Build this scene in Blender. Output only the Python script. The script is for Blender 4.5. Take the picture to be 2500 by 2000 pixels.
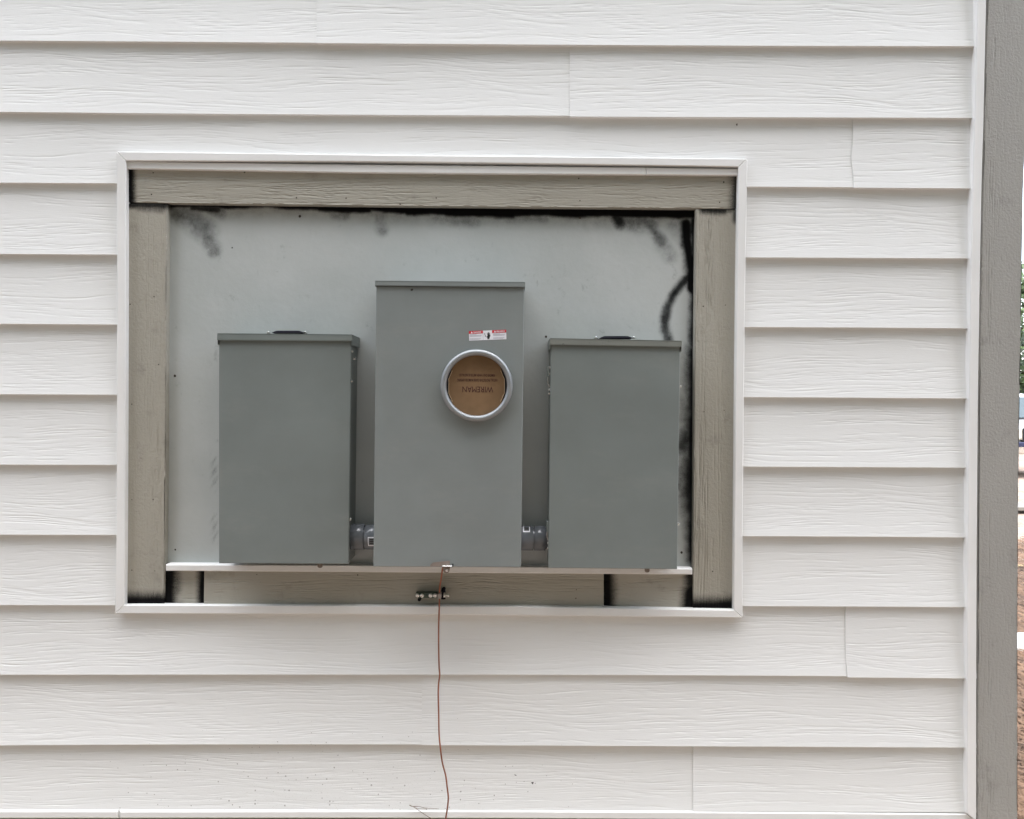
import bpy, bmesh, math, random
import numpy as np
from mathutils import Vector, Matrix
random.seed(7); rng = np.random.default_rng(7)
S = bpy.context.scene; COL = S.collection
for o in list(bpy.data.objects): bpy.data.objects.remove(o)

# ------------------------------------------------ camera
FPX, DIST, CAMZ = 2000.0, 2.08, 1.5
def rotm(y, p, r):
    cy, sy, cp, sp, cr, sr = math.cos(y), math.sin(y), math.cos(p), math.sin(p), math.cos(r), math.sin(r)
    return (np.array([[cy,-sy,0],[sy,cy,0],[0,0,1]]) @ np.array([[1,0,0],[0,cp,-sp],[0,sp,cp]])
            @ np.array([[cr,0,sr],[0,1,0],[-sr,0,cr]]))
RM = rotm(-0.00488, -0.00861, -0.00645)
cam_d = bpy.data.cameras.new('camera'); cam = bpy.data.objects.new('camera', cam_d); COL.objects.link(cam)
cam_d.sensor_fit = 'HORIZONTAL'; cam_d.sensor_width = 36; cam_d.lens = 36*FPX/2500
cam_d.clip_start = .05; cam_d.clip_end = 600
cx, cu, cf = RM[:,0], RM[:,2], RM[:,1]
cam.matrix_world = Matrix(((cx[0],cu[0],-cf[0],0),(cx[1],cu[1],-cf[1],-DIST),(cx[2],cu[2],-cf[2],CAMZ),(0,0,0,1)))
S.camera = cam

# ------------------------------------------------ sky, sun, exposure
SUN_EL, SUN_AZ = 64, -50          # degrees; azimuth from straight out of the wall, negative = from the left
w = bpy.data.worlds.new('World'); S.world = w; w.use_nodes = True
nt = w.node_tree; nt.nodes.clear()
sky = nt.nodes.new('ShaderNodeTexSky'); sky.sky_type = 'NISHITA'; sky.sun_disc = False
sky.sun_elevation = math.radians(SUN_EL); sky.sun_rotation = math.radians(180+SUN_AZ)
sky.air_density = 1.0; sky.dust_density = 1.5; sky.ozone_density = 1.0
hs = nt.nodes.new('ShaderNodeHueSaturation'); hs.inputs['Saturation'].default_value = .47
bg = nt.nodes.new('ShaderNodeBackground'); bg.inputs['Strength'].default_value = .15
wo = nt.nodes.new('ShaderNodeOutputWorld')
nt.links.new(sky.outputs[0], hs.inputs['Color']); nt.links.new(hs.outputs[0], bg.inputs['Color']); nt.links.new(bg.outputs[0], wo.inputs[0])
sd = bpy.data.lights.new('sun', 'SUN'); sun = bpy.data.objects.new('sun', sd); COL.objects.link(sun)
sd.energy = 0.6; sd.angle = math.radians(50); sd.color = (1, .99, .97)
sdir = Vector((math.sin(math.radians(SUN_AZ))*math.cos(math.radians(SUN_EL)),
               -math.cos(math.radians(SUN_AZ))*math.cos(math.radians(SUN_EL)), math.sin(math.radians(SUN_EL))))
sun.rotation_euler = sdir.to_track_quat('Z', 'Y').to_euler(); sun.location = (-2, -6, 8)
S.view_settings.view_transform = 'Standard'; S.view_settings.look = 'None'
S.view_settings.exposure = 2.56; S.view_settings.gamma = 1; S.view_settings.use_curve_mapping = False

# ------------------------------------------------ helpers
C0 = np.array([0, -DIST, CAMZ])
def at(x, y, Y):
    """photo pixel (2500 wide) -> world point at depth Y"""
    d = RM @ np.array([(x-1250)/FPX, 1.0, -(y-1000)/FPX])
    t = (Y+DIST)/d[1]
    return C0 + t*d
def atv(x, y, Y):
    x, y, Y = np.broadcast_arrays(np.asarray(x,float), np.asarray(y,float), np.asarray(Y,float))
    d = np.stack([(x-1250)/FPX, np.ones_like(x), -(y-1000)/FPX], -1) @ RM.T
    return C0 + d*((Y+DIST)/d[...,1])[...,None]
class Relief:
    """embossed wood grain as real height: thin wandering grooves that fork, start and stop. Metres; s along the grain, t across it"""
    def __init__(q, L, H, bands, seed, sig=.0009, ds=.004, dt=.0008, flow=.007, jit=.0007):
        r = np.random.default_rng(seed); q.L, q.H, q.ds, q.dt = L, H, ds, dt
        ns, n_t = int(L/ds), int(H/dt)+1; q.Z = np.zeros((ns, n_t)); S = np.arange(ns)*ds; T = np.arange(n_t)*dt
        k = 2*np.pi/L; fl = [(r.integers(int(L*.9),int(L*3.6)), r.uniform(0,6.28), r.uniform(-1,1), r.uniform(20,60)) for _ in range(7)]
        def warp(t0): return sum(np.sin(k*n*S+p+t0*w)*a/n**.5 for n,p,a,w in fl)*flow*.6
        def walk(amp):
            o = np.zeros(ns)
            for wl, a in ((.16,1),(.06,.8),(.028,.7),(.013,.5)):
                n = max(4,int(L/wl)); kn = r.uniform(-1,1,n); o += np.interp(S, np.arange(n)*L/n, kn, period=L)*a
            return o*amp
        for (t0,t1,cnt,dep,lmin,lmax) in bands:
            for _ in range(cnt):
                c = r.uniform(t0,t1); ln = r.uniform(lmin,lmax)*r.uniform(.4,1); s0 = r.uniform(0,L); path = c+warp(c)+walk(jit)
                d0 = dep*r.uniform(.35,1.15); kind = r.random()
                for rep_ in range(1 if kind < .62 else r.integers(2,4)):
                    rel = ((S-s0)%L)/ln; on = rel < 1
                    tap = np.clip(np.minimum(rel, 1-rel)*6, 0, 1)*on*(.6+.4*np.sin(rel*17+c*900))
                    pth = path+rep_*(.0035+.0045*np.clip(rel,0,1)**.7*(1 if kind < .85 else 1-np.clip(rel,0,1)))
                    idx = np.nonzero(on)[0]
                    if len(idx) == 0: continue
                    j0 = np.round(pth[idx]/dt).astype(int)
                    for o in range(-4, 5):
                        jj = j0+o; ok = (jj>=0)&(jj<n_t); dd = (jj*dt-pth[idx])/sig
                        g = np.exp(-dd*dd)*d0*tap[idx]
                        ii = idx[ok]; q.Z[ii, jj[ok]] = np.maximum(q.Z[ii, jj[ok]], g[ok])
                    s0 += r.uniform(-.03,.03); ln *= r.uniform(.6,.95)
    def __call__(q, s_, t_):
        a = (s_ % q.L)/q.ds; b = np.clip(t_, 0, q.H-2*q.dt)/q.dt; i = np.floor(a).astype(int); j = np.floor(b).astype(int); fa, fb = a-i, b-j
        n = q.Z.shape[0]; i0, i1 = i % n, (i+1) % n; j1 = np.minimum(j+1, q.Z.shape[1]-1)
        return (q.Z[i0,j]*(1-fa)*(1-fb)+q.Z[i1,j]*fa*(1-fb)+q.Z[i0,j1]*(1-fa)*fb+q.Z[i1,j1]*fa*fb)
def Pt(x, y, Y): return Vector(at(x, y, Y))
def tag(o, label=None, cat=None, group=None, kind=None):
    if label: o['label'] = label
    if cat: o['category'] = cat
    if group: o['group'] = group
    if kind: o['kind'] = kind
    return o
def empty(name, loc=(0,0,0)):
    o = bpy.data.objects.new(name, None); o.location = loc; o.empty_display_size = .05; COL.objects.link(o); return o
def obj(name, bm_or_me, mat, parent=None, loc=None, smooth=False):
    if isinstance(bm_or_me, bmesh.types.BMesh):
        me = bpy.data.meshes.new(name); bmesh.ops.recalc_face_normals(bm_or_me, faces=bm_or_me.faces)
        bm_or_me.to_mesh(me); bm_or_me.free()
    else: me = bm_or_me
    if smooth:
        for p in me.polygons: p.use_smooth = True
    o = bpy.data.objects.new(name, me); COL.objects.link(o)
    if mat: me.materials.clear(); me.materials.append(mat)
    if parent:
        o.parent = parent
        # geometry is written in world coordinates: shift into the parent's space
        pl = parent_world(parent)
        me.transform(Matrix.Translation(-pl))
        if loc is not None: o.location = loc
    elif loc is not None:
        me.transform(Matrix.Translation(-Vector(loc))); o.location = loc
    return o
def parent_world(p):
    v = Vector((0,0,0))
    while p: v += p.location; p = p.parent
    return v
def box(bm, x0, x1, y0, y1, z0, z1, bev=0, seg=1):
    m = Matrix.Translation(((x0+x1)/2,(y0+y1)/2,(z0+z1)/2)) @ Matrix.Diagonal((x1-x0,y1-y0,z1-z0,1))
    r = bmesh.ops.create_cube(bm, size=1, matrix=m)
    if bev:
        es = list({e for v in r['verts'] for e in v.link_edges})
        bmesh.ops.bevel(bm, geom=es, offset=bev, segments=seg, affect='EDGES', profile=.5)
def tube(bm, pts, rad, n=8, caps=True):
    pts = [Vector(p) for p in pts]; rings = []
    rads = rad if isinstance(rad, (list,tuple)) else [rad]*len(pts)
    up = Vector((0,1,.01)).normalized()
    for i, p in enumerate(pts):
        t = (pts[min(i+1,len(pts)-1)]-pts[max(i-1,0)]).normalized()
        a = t.cross(up)
        if a.length < .05: a = t.cross(Vector((1,0,0)))
        a.normalize(); b = t.cross(a).normalized()
        rings.append([bm.verts.new(p+(a*math.cos(k*2*math.pi/n)+b*math.sin(k*2*math.pi/n))*rads[i]) for k in range(n)])
    for i in range(len(rings)-1):
        for k in range(n): bm.faces.new((rings[i][k],rings[i][(k+1)%n],rings[i+1][(k+1)%n],rings[i+1][k]))
    if caps:
        bm.faces.new(rings[0][::-1]); bm.faces.new(rings[-1])
def lathe(bm, prof, centre, axis='Y', n=24):
    """prof: (radius, offset along axis); closes where radius = 0"""
    c = Vector(centre); rings = []
    for r, h in prof:
        ring = []
        for k in range(n if r > 0 else 1):
            a = 2*math.pi*k/n; u, v = r*math.cos(a), r*math.sin(a)
            ring.append(bm.verts.new(c + (Vector((u,h,v)) if axis=='Y' else Vector((h,u,v)) if axis=='X' else Vector((u,v,h)))))
        rings.append(ring)
    for A, B in zip(rings[:-1], rings[1:]):
        for k in range(n):
            a0, a1 = A[k%len(A)], A[(k+1)%len(A)]; b0, b1 = B[k%len(B)], B[(k+1)%len(B)]
            f = [a0,a1,b1,b0]; g = []
            for v in f:
                if v not in g: g.append(v)
            if len(g) >= 3: bm.faces.new(g)
def polyx(pts, u):
    """point at fraction u along an edge line given as (x,y) pixels"""
    P = np.array(pts, float); d = np.r_[0, np.cumsum(np.hypot(*np.diff(P, axis=0).T))]; d /= d[-1]
    return np.interp(u, d, P[:,0]), np.interp(u, d, P[:,1])
def slab(name, A, B, Yf, Yb, mat, parent=None, nu=24, nv=1, bev=.0015, paint=None, label=None, relief=None, axis='X', edge=0):
    """board between edge lines A and B (photo pixels at depth Yf), thickness back to Yb, chamfered front"""
    ua = np.linspace(0, 1, nu+1); va = np.linspace(0, 1, nv+1)
    ua = np.r_[ua[0], ua, ua[-1]]; va = np.r_[va[0], va, va[-1]]
    NU, NV = len(ua), len(va)
    G = np.zeros((NU, NV, 3)); PX = np.zeros((NU, NV, 2))
    ax, ay = polyx(A, ua); bx, by = polyx(B, ua)
    PX[...,0] = ax[:,None]+(bx-ax)[:,None]*va; PX[...,1] = ay[:,None]+(by-ay)[:,None]*va; G = atv(PX[...,0], PX[...,1], Yf)
    # inner ring pulled in by the chamfer
    def shift(i, j, i2, j2):
        d = G[i2,j2]-G[i,j]; L = np.linalg.norm(d); return d/L if L > 1e-9 else d*0
    G0 = G.copy()
    for j in range(NV):
        G[1,j] = G0[1,j]+shift(1,j,3,j)*bev if NU > 4 else G0[1,j]+shift(1,j,2,j)*bev
        G[-2,j] = G0[-2,j]+shift(NU-2,j,NU-4,j)*bev if NU > 4 else G0[-2,j]+shift(NU-2,j,NU-3,j)*bev
    for i in range(NU):
        k = 3 if NV > 4 else 2
        G[i,1] = G[i,1]+shift(i,1,i,k)*bev; G[i,-2] = G[i,-2]+shift(i,NV-2,i,NV-1-k)*bev
    rim = np.zeros((NU,NV), bool); rim[0]=rim[-1]=True; rim[:,0]=rim[:,-1]=True
    if relief is not None:
        W = G.copy(); s_, t_ = (W[...,0], W[...,2]) if axis == 'X' else (W[...,2], W[...,0])
        t_ = t_-t_.min(); G[...,1] += relief(s_+7, t_)
    G[rim,1] = Yf+bev
    verts = G.reshape(-1,3).tolist(); faces = []
    idx = lambda i,j: i*NV+j
    for i in range(NU-1):
        for j in range(NV-1): faces.append((idx(i,j),idx(i+1,j),idx(i+1,j+1),idx(i,j+1)))
    loop = [(i,0) for i in range(NU)]+[(NU-1,j) for j in range(1,NV)]+[(i,NV-1) for i in range(NU-2,-1,-1)]+[(0,j) for j in range(NV-2,0,-1)]
    base = len(verts)
    for i,j in loop: g = G[i,j].copy(); g[1] = Yb; verts.append(g.tolist())
    n = len(loop)
    for k in range(n):
        a, b = loop[k], loop[(k+1)%n]; faces.append((idx(*a), base+k, base+(k+1)%n, idx(*b)))
    faces.append(tuple(range(base, base+n)))
    me = bpy.data.meshes.new(name); me.from_pydata(verts, [], faces)
    dens = np.zeros(len(verts), np.float32)
    if paint is not None:
        dens[:NU*NV] = paint(PX.reshape(-1,2)); 
        for k,(i,j) in enumerate(loop): dens[base+k] = dens[idx(i,j)]
    a = me.attributes.new('spray', 'FLOAT', 'POINT'); a.data.foreach_set('value', dens)
    me.update(calc_edges=True); c1 = (NU-1)*(NV-1); sm = np.zeros(len(me.polygons), bool)
    if relief is not None:
        fi = np.arange(c1); ii, jj = fi//(NV-1), fi%(NV-1); sm[:c1] = (ii>0)&(ii<NU-2)&(jj>0)&(jj<NV-2)
    me.polygons.foreach_set('use_smooth', sm)
    if relief is not None:
        ev = np.zeros(len(me.edges)*2, int); me.edges.foreach_get('vertices', ev); ev = ev.reshape(-1,2)
        def on1(v): i, j = v//NV, v%NV; return (v < NU*NV)&(((i==1)|(i==NU-2)|(j==1)|(j==NV-2)))
        i0,j0,i1_,j1_ = ev[:,0]//NV, ev[:,0]%NV, ev[:,1]//NV, ev[:,1]%NV
        sh = on1(ev[:,0])&on1(ev[:,1])&(((i0==i1_)&((i0==1)|(i0==NU-2)))|((j0==j1_)&((j0==1)|(j0==NV-2))))
        a2 = me.attributes.new('sharp_edge', 'BOOLEAN', 'EDGE'); a2.data.foreach_set('value', sh)
    o = obj(name, me, mat, parent)
    if label: o['label'] = label
    return o
def spray(strokes, seed=0):
    def f(P):
        r = np.random.default_rng(seed); out = np.zeros(len(P))
        for x0,y0,x1,y1,core,soft,dn in strokes:
            a = np.array([x0,y0],float); d = np.array([x1-x0,y1-y0],float); L = (d@d) or 1
            t = np.clip(((P-a)@d)/L, 0, 1); q = P-(a+t[:,None]*d); dist = np.hypot(q[:,0],q[:,1])
            wv = 1.3*np.sin(P[:,0]*.045+P[:,1]*.021)+.9*np.sin(P[:,1]*.052-P[:,0]*.031+2)+.5*np.sin(P[:,0]*.13+P[:,1]*.09)
            k = np.clip((dist+wv-core)/soft, 0, 1); k = 1-k*k*(3-2*k)
            out = np.maximum(out, dn*k)
        return out.astype(np.float32)
    return f
def text_mesh(s, size, bold=0):
    c = bpy.data.curves.new('text', 'FONT'); c.body = s; c.size = size; c.align_x = 'CENTER'; c.align_y = 'CENTER'; c.extrude = .0001; c.offset = bold
    o = bpy.data.objects.new('text', c); COL.objects.link(o)
    bpy.context.view_layer.update()
    me = bpy.data.meshes.new_from_object(o.evaluated_get(bpy.context.evaluated_depsgraph_get()))
    bpy.data.objects.remove(o); return me

# ------------------------------------------------ materials
class N:
    def __init__(s, name):
        s.m = bpy.data.materials.new(name); s.m.use_nodes = True; s.t = s.m.node_tree
        s.b = s.t.nodes['Principled BSDF']
    def n(s, ty, **k):
        x = s.t.nodes.new(ty)
        for a, v in k.items(): setattr(x, a, v)
        return x
    def l(s, a, b): s.t.links.new(a, b)
    def math(s, op, a, b=None, c=None, clamp=False):
        x = s.n('ShaderNodeMath', operation=op); x.use_clamp = clamp
        for i, v in enumerate((a, b, c)):
            if v is None: continue
            if isinstance(v, (int,float)): x.inputs[i].default_value = v
            else: s.l(v, x.inputs[i])
        return x.outputs[0]
    def map(s, v, a, b, c=0, d=1, smooth=True):
        x = s.n('ShaderNodeMapRange'); x.interpolation_type = 'SMOOTHSTEP' if smooth else 'LINEAR'
        s.l(v, x.inputs[0])
        for i, q in enumerate((a,b,c,d)): x.inputs[i+1].default_value = q
        return x.outputs[0]
    def coord(s, scale, off=None):
        tc = s.n('ShaderNodeTexCoord'); mp = s.n('ShaderNodeMapping'); mp.inputs['Scale'].default_value = scale
        s.l(tc.outputs['Object'], mp.inputs[0])
        if off is not None: s.l(off, mp.inputs['Location'])
        return mp.outputs[0]
    def rnd(s, mul=40.0):
        oi = s.n('ShaderNodeObjectInfo'); c = s.n('ShaderNodeCombineXYZ'); v = s.math('MULTIPLY', oi.outputs['Random'], mul)
        for i in range(3): s.l(v, c.inputs[i])
        return c.outputs[0]
    def noise(s, vec, scale=1, det=3, rough=.5, dist=0):
        x = s.n('ShaderNodeTexNoise'); x.inputs['Scale'].default_value = scale; x.inputs['Detail'].default_value = det
        x.inputs['Roughness'].default_value = rough; x.inputs['Distortion'].default_value = dist
        s.l(vec, x.inputs['Vector']); return x.outputs[0]
    def mix(s, f, a, b):
        x = s.n('ShaderNodeMix', data_type='RGBA')
        if isinstance(f,(int,float)): x.inputs[0].default_value = f
        else: s.l(f, x.inputs[0])
        for i, v in ((6,a),(7,b)):
            if isinstance(v, tuple): x.inputs[i].default_value = (*v[:3],1)
            else: s.l(v, x.inputs[i])
        return x.outputs[2]
    def bump(s, h, dist, strength=1, prev=None):
        x = s.n('ShaderNodeBump'); x.inputs['Distance'].default_value = dist; x.inputs['Strength'].default_value = strength
        s.l(h, x.inputs['Height'])
        if prev is not None: s.l(prev, x.inputs['Normal'])
        return x.outputs[0]
def simple(name, col, rough=.5, metal=0, var=.06, vscale=8, spec=.5, bump=0, bscale=300):
    g = N(name); v = g.noise(g.coord((1,1,1), g.rnd()), vscale, 5, .6)
    k = g.map(v, .3, .7, 1-var, 1+var); mulc = g.n('ShaderNodeMix', data_type='RGBA'); mulc.blend_type = 'MULTIPLY'; mulc.inputs[0].default_value = 1
    mulc.inputs[6].default_value = (*col,1); cc = g.n('ShaderNodeCombineXYZ'); [g.l(k, cc.inputs[i]) for i in range(3)]
    g.l(cc.outputs[0], mulc.inputs[7]); g.l(mulc.outputs[2], g.b.inputs['Base Color'])
    g.l(g.map(v, .3, .7, rough-.04, rough+.04), g.b.inputs['Roughness']); g.b.inputs['Metallic'].default_value = metal
    g.b.inputs['Specular IOR Level'].default_value = spec
    if bump: g.l(g.bump(g.noise(g.coord((1,1,1)), bscale, 3), bump), g.b.inputs['Normal'])
    return g.m
def grain(name, col, axis='X', rings=22, zs=9, xs=1.3, height=.0012, fine=.0003, rough=.5, sprayed=False, dirt=False, sharp=5, perpanel=True, var=.04, saw=False, spec=.3):
    """embossed wood grain: contour lines of stretched noise, broken up, plus fine fibres"""
    g = N(name); off = g.rnd(37) if perpanel else None
    sc = lambda a, b: (a, 1, b) if axis == 'X' else (b, 1, a)
    n1 = g.noise(g.coord(sc(xs, zs), off), 1, 2.5, .45, .25)
    fr = g.math('FRACT', g.math('MULTIPLY', n1, rings))
    tri = lambda q: g.math('MULTIPLY', g.math('ABSOLUTE', g.math('SUBTRACT', q, .5)), 2)
    line = g.map(tri(fr), 1-1.6/sharp, 1, 0, -1)
    brk = g.map(g.noise(g.coord(sc(5, 34), off), 1, 3, .6), .42, .58, .0, 1)
    line = g.math('MULTIPLY', line, brk)
    # second, finer family of lines
    n2 = g.noise(g.coord(sc(xs*2.1, zs*2.2), off), 1, 3, .5, .4)
    l2 = g.map(tri(g.math('FRACT', g.math('MULTIPLY', n2, rings*1.1))), 1-1.6/sharp, 1, 0, -1)
    brk2 = g.map(g.noise(g.coord(sc(7, 40), off), 1.3, 3, .6), .48, .6, 0, 1)
    line = g.math('ADD', line, g.math('MULTIPLY', g.math('MULTIPLY', l2, brk2), .6))
    fib = g.noise(g.coord(sc(40, 420), off), 1, 3, .7)
    nrm = g.bump(fib, fine)
    if saw:
        lump = g.noise(g.coord((1,1,1), off), 150, 3, .6); nrm = g.bump(lump, .0016, 1, nrm)
    g.l(nrm, g.b.inputs['Normal'])
    v = g.noise(g.coord(sc(1.5, 5), off), 1, 4, .6)
    c = g.mix(g.map(v, .3, .7, 0, 1), tuple(x*(1-var) for x in col), tuple(min(1,x*(1+var)) for x in col))
    if dirt:
        tc = g.n('ShaderNodeTexCoord'); sp = g.n('ShaderNodeSeparateXYZ'); g.l(tc.outputs['Object'], sp.inputs[0])
        vo = g.n('ShaderNodeTexVoronoi'); vo.inputs['Scale'].default_value = 105; g.l(g.coord((1,.01,1)), vo.inputs['Vector'])
        sepc = g.n('ShaderNodeSeparateColor'); g.l(vo.outputs['Color'], sepc.inputs[0])
        low = g.map(sp.outputs[2], .50, .82, 1, 0)
        dx = g.math('ABSOLUTE', g.math('ADD', sp.outputs[0], .42)); mid = g.map(dx, .1, 1.0, 1, .18)
        rad = g.math('MULTIPLY', g.math('MULTIPLY', low, mid), g.math('MULTIPLY', g.math('POWER', sepc.outputs[0], 3), .26))
        spot = g.math('LESS_THAN', vo.outputs['Distance'], rad)
        c = g.mix(g.math('MULTIPLY', spot, .55), c, (.12,.10,.08))
        vo2 = g.n('ShaderNodeTexVoronoi'); vo2.inputs['Scale'].default_value = 230; g.l(g.coord((1,.01,1)), vo2.inputs['Vector'])
        rad2 = g.math('MULTIPLY', g.math('MULTIPLY', low, mid), .16)
        c = g.mix(g.math('MULTIPLY', g.math('LESS_THAN', vo2.outputs['Distance'], rad2), .28), c, (.2,.17,.14))
        # faint scuffs and handling marks anywhere
        sc2 = g.map(g.noise(g.coord((9,1,30)), 1, 5, .7), .66, .76, 0, .10); c = g.mix(sc2, c, (.35,.33,.30))
    else:
        sm = g.map(g.noise(g.coord((1,1,1), off), 14, 5, .7), .57, .72, 0, .38); c = g.mix(sm, c, tuple(x*.55 for x in col))
    if sprayed:
        at_ = g.n('ShaderNodeAttribute'); at_.attribute_name = 'spray'
        sp_ = g.noise(g.coord((1,1,1)), 700, 2, .5); sp2 = g.noise(g.coord(sc(40, 260), off), 1, 2, .6)
        a = at_.outputs['Fac']; amp = g.math('MULTIPLY', g.math('MULTIPLY', a, g.math('SUBTRACT', 1, a)), 4.5)
        j = g.math('ADD', g.math('SUBTRACT', sp_, .5), g.math('MULTIPLY', g.math('SUBTRACT', sp2, .5), .45))
        a2 = g.math('ADD', a, g.math('MULTIPLY', amp, j), clamp=True)
        c = g.mix(a2, c, (.006,.006,.0065)); g.l(g.map(a2,0,1,spec,.04), g.b.inputs['Specular IOR Level'])
    g.l(c, g.b.inputs['Base Color']); g.b.inputs['Roughness'].default_value = rough
    if not sprayed: g.b.inputs['Specular IOR Level'].default_value = spec
    return g.m

VINYL = (.76,.765,.755)
M_siding = grain('vinyl_siding', VINYL, 'X', rings=52, zs=10, xs=.62, height=.0010, fine=.0002, rough=.52, dirt=True, sharp=4.5, var=.015)
M_trim = simple('white_vinyl_trim', (.79,.79,.78), .42, var=.03, vscale=3)
M_board_h = grain('taupe_board_horizontal', (.37,.352,.302), 'X', rings=26, zs=13, xs=1.5, height=.0026, fine=.0008, rough=.5, sprayed=True, sharp=3)
M_board_v = grain('taupe_board_vertical', (.37,.352,.302), 'Z', rings=24, zs=13, xs=1.2, height=.0026, fine=.0006, rough=.5, sprayed=True, sharp=3, saw=True)
M_corner = grain('taupe_corner_board', (.345,.337,.315), 'Z', rings=20, zs=12, xs=1.0, height=.0022, fine=.0005, rough=.5, sharp=3, saw=True)

def panel_mat():
    g = N('grey_painted_panel'); co = g.coord((1,1,1))
    v = g.noise(co, 3.2, 5, .6); c = g.mix(g.map(v,.3,.7,0,1), (.415,.44,.43), (.475,.498,.49))
    sc = g.map(g.noise(g.coord((1,1,1)), 22, 6, .75), .61, .72, 0, .4); c = g.mix(sc, c, (.22,.23,.225))
    s2 = g.map(g.noise(g.coord((60,1,14)), 1, 4, .7), .66, .74, 0, .45); c = g.mix(s2, c, (.22,.23,.22))
    s3 = g.map(g.noise(g.coord((2,1,3)), 1, 6, .7), .55, .75, 0, .2); c = g.mix(s3, c, (.58,.60,.58))
    at_ = g.n('ShaderNodeAttribute'); at_.attribute_name = 'spray'; a = at_.outputs['Fac']
    amp = g.math('MULTIPLY', g.math('MULTIPLY', a, g.math('SUBTRACT', 1, a)), 3.2)
    j = g.math('ADD', g.math('MULTIPLY', g.math('SUBTRACT', g.noise(co, 650, 3, .6), .5), .8), g.math('SUBTRACT', g.noise(co, 45, 3, .6), .5))
    a2 = g.math('ADD', a, g.math('MULTIPLY', amp, j), clamp=True)
    c = g.mix(a2, c, (.005,.005,.0055)); g.l(g.map(a2,0,1,.35,.03), g.b.inputs['Specular IOR Level']); g.l(c, g.b.inputs['Base Color'])
    g.l(g.map(v,.3,.7,.38,.5), g.b.inputs['Roughness'])
    g.l(g.bump(g.noise(g.coord((1,1,1)), 60, 4, .6), .0006), g.b.inputs['Normal'])
    return g.m
M_panel = panel_mat()
def powder(name, col, dust=0.12, chips=0):
    g = N(name); co = g.coord((1,1,1), g.rnd())
    v = g.noise(co, 5, 5, .6); c = g.mix(g.map(v,.3,.7,0,1), tuple(x*.95 for x in col), tuple(x*1.05 for x in col))
    d = g.map(g.noise(g.coord((3,1,9), g.rnd()), 1, 6, .75), .5, .75, 0, dust); c = g.mix(d, c, (.36,.34,.30))
    if chips:
        ch = g.map(g.noise(co, 75, 5, .7), .60, .68, 0, chips); c = g.mix(ch, c, (.075,.075,.07))
    g.l(c, g.b.inputs['Base Color']); g.l(g.map(v,.3,.7,.36,.46), g.b.inputs['Roughness'])
    g.l(g.bump(g.noise(g.coord((1,1,1)), 700, 2), .00012, 1, g.bump(g.noise(g.coord((1,1,1), g.rnd()), 4, 2), .006)), g.b.inputs['Normal'])
    return g.m
M_box = powder('green_grey_powder_coat', (.172,.194,.187))
M_boxcap = powder('green_grey_cap', (.172,.197,.188), .15)
M_boxworn = powder('scuffed_cap', (.19,.20,.18), .35, .5)
M_meter = powder('light_grey_powder_coat', (.205,.226,.222))
M_zinc = simple('zinc_screw', (.72,.72,.70), .28, 1, var=.05, vscale=60)
M_alu = simple('brushed_ring', (.31,.325,.335), .52, .7, var=.04, vscale=10)
M_dark = simple('black_plastic', (.010,.010,.014), .85, spec=.08)
M_hole = simple('rusty_nail', (.035,.028,.02), .7, var=.3, vscale=200)
M_pvc = simple('grey_conduit_plastic', (.15,.162,.18), .16, var=.05, vscale=12)
M_card = simple('brown_cardboard', (.205,.128,.07), .85, var=.08, vscale=25, spec=.1)
M_cardedge = simple('pale_cardboard_edge', (.52,.38,.24), .8, var=.05)
M_ink = simple('dark_red_brown_ink', (.055,.012,.01), .7, var=.1)
M_copper = simple('copper_wire', (.31,.125,.078), .45, .65, var=.25, vscale=18)
M_cond = simple('inner_dark', (.03,.03,.03), .8)
M_white = simple('white_sticker', (.78,.78,.82), .4, var=.02)
M_red = simple('red_print', (.55,.018,.035), .4, var=.05)
M_black = simple('black_print', (.012,.012,.012), .5)
M_grey = simple('grey_print', (.30,.30,.36), .5)
M_tab = simple('taupe_tab', (.21,.17,.145), .55, .0, var=.1, vscale=90)
M_bar = simple('green_black_bar', (.055,.075,.06), .35, .6, var=.2, vscale=70)
M_found = simple('foundation_block', (.16,.12,.10), .9, var=.25, vscale=30, bump=.003, bscale=80)
M_sheath = simple('wall_sheathing', (.3,.27,.22), .9)

# ------------------------------------------------ ground
def ground_mat():
    g = N('red_clay_ground'); co = g.coord((1,1,1))
    a = g.noise(co, .7, 6, .65); b = g.noise(co, 9, 6, .7)
    c = g.mix(g.map(a,.35,.65,0,1), (.33,.25,.19), (.44,.35,.275)); c = g.mix(g.map(b,.42,.66,0,.6), c, (.20,.125,.08))
    tc = g.n('ShaderNodeTexCoord'); sp = g.n('ShaderNodeSeparateXYZ'); g.l(tc.outputs['Object'], sp.inputs[0])
    g.l(c, g.b.inputs['Base Color']); g.b.inputs['Roughness'].default_value = .95
    nr = g.bump(g.noise(co, 22, 7, .7), .03); g.l(nr, g.b.inputs['Normal']); return g.m
bm = bmesh.new(); bmesh.ops.create_grid(bm, x_segments=120, y_segments=120, size=200)
for v in bm.verts:
    d = math.hypot(v.co.x, v.co.y)
    v.co.z = 0 if d < 3 else .04*math.sin(v.co.x*.35)*math.cos(v.co.y*.3)-.02
ground = tag(obj('ground', bm, ground_mat()), kind='structure')

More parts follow.
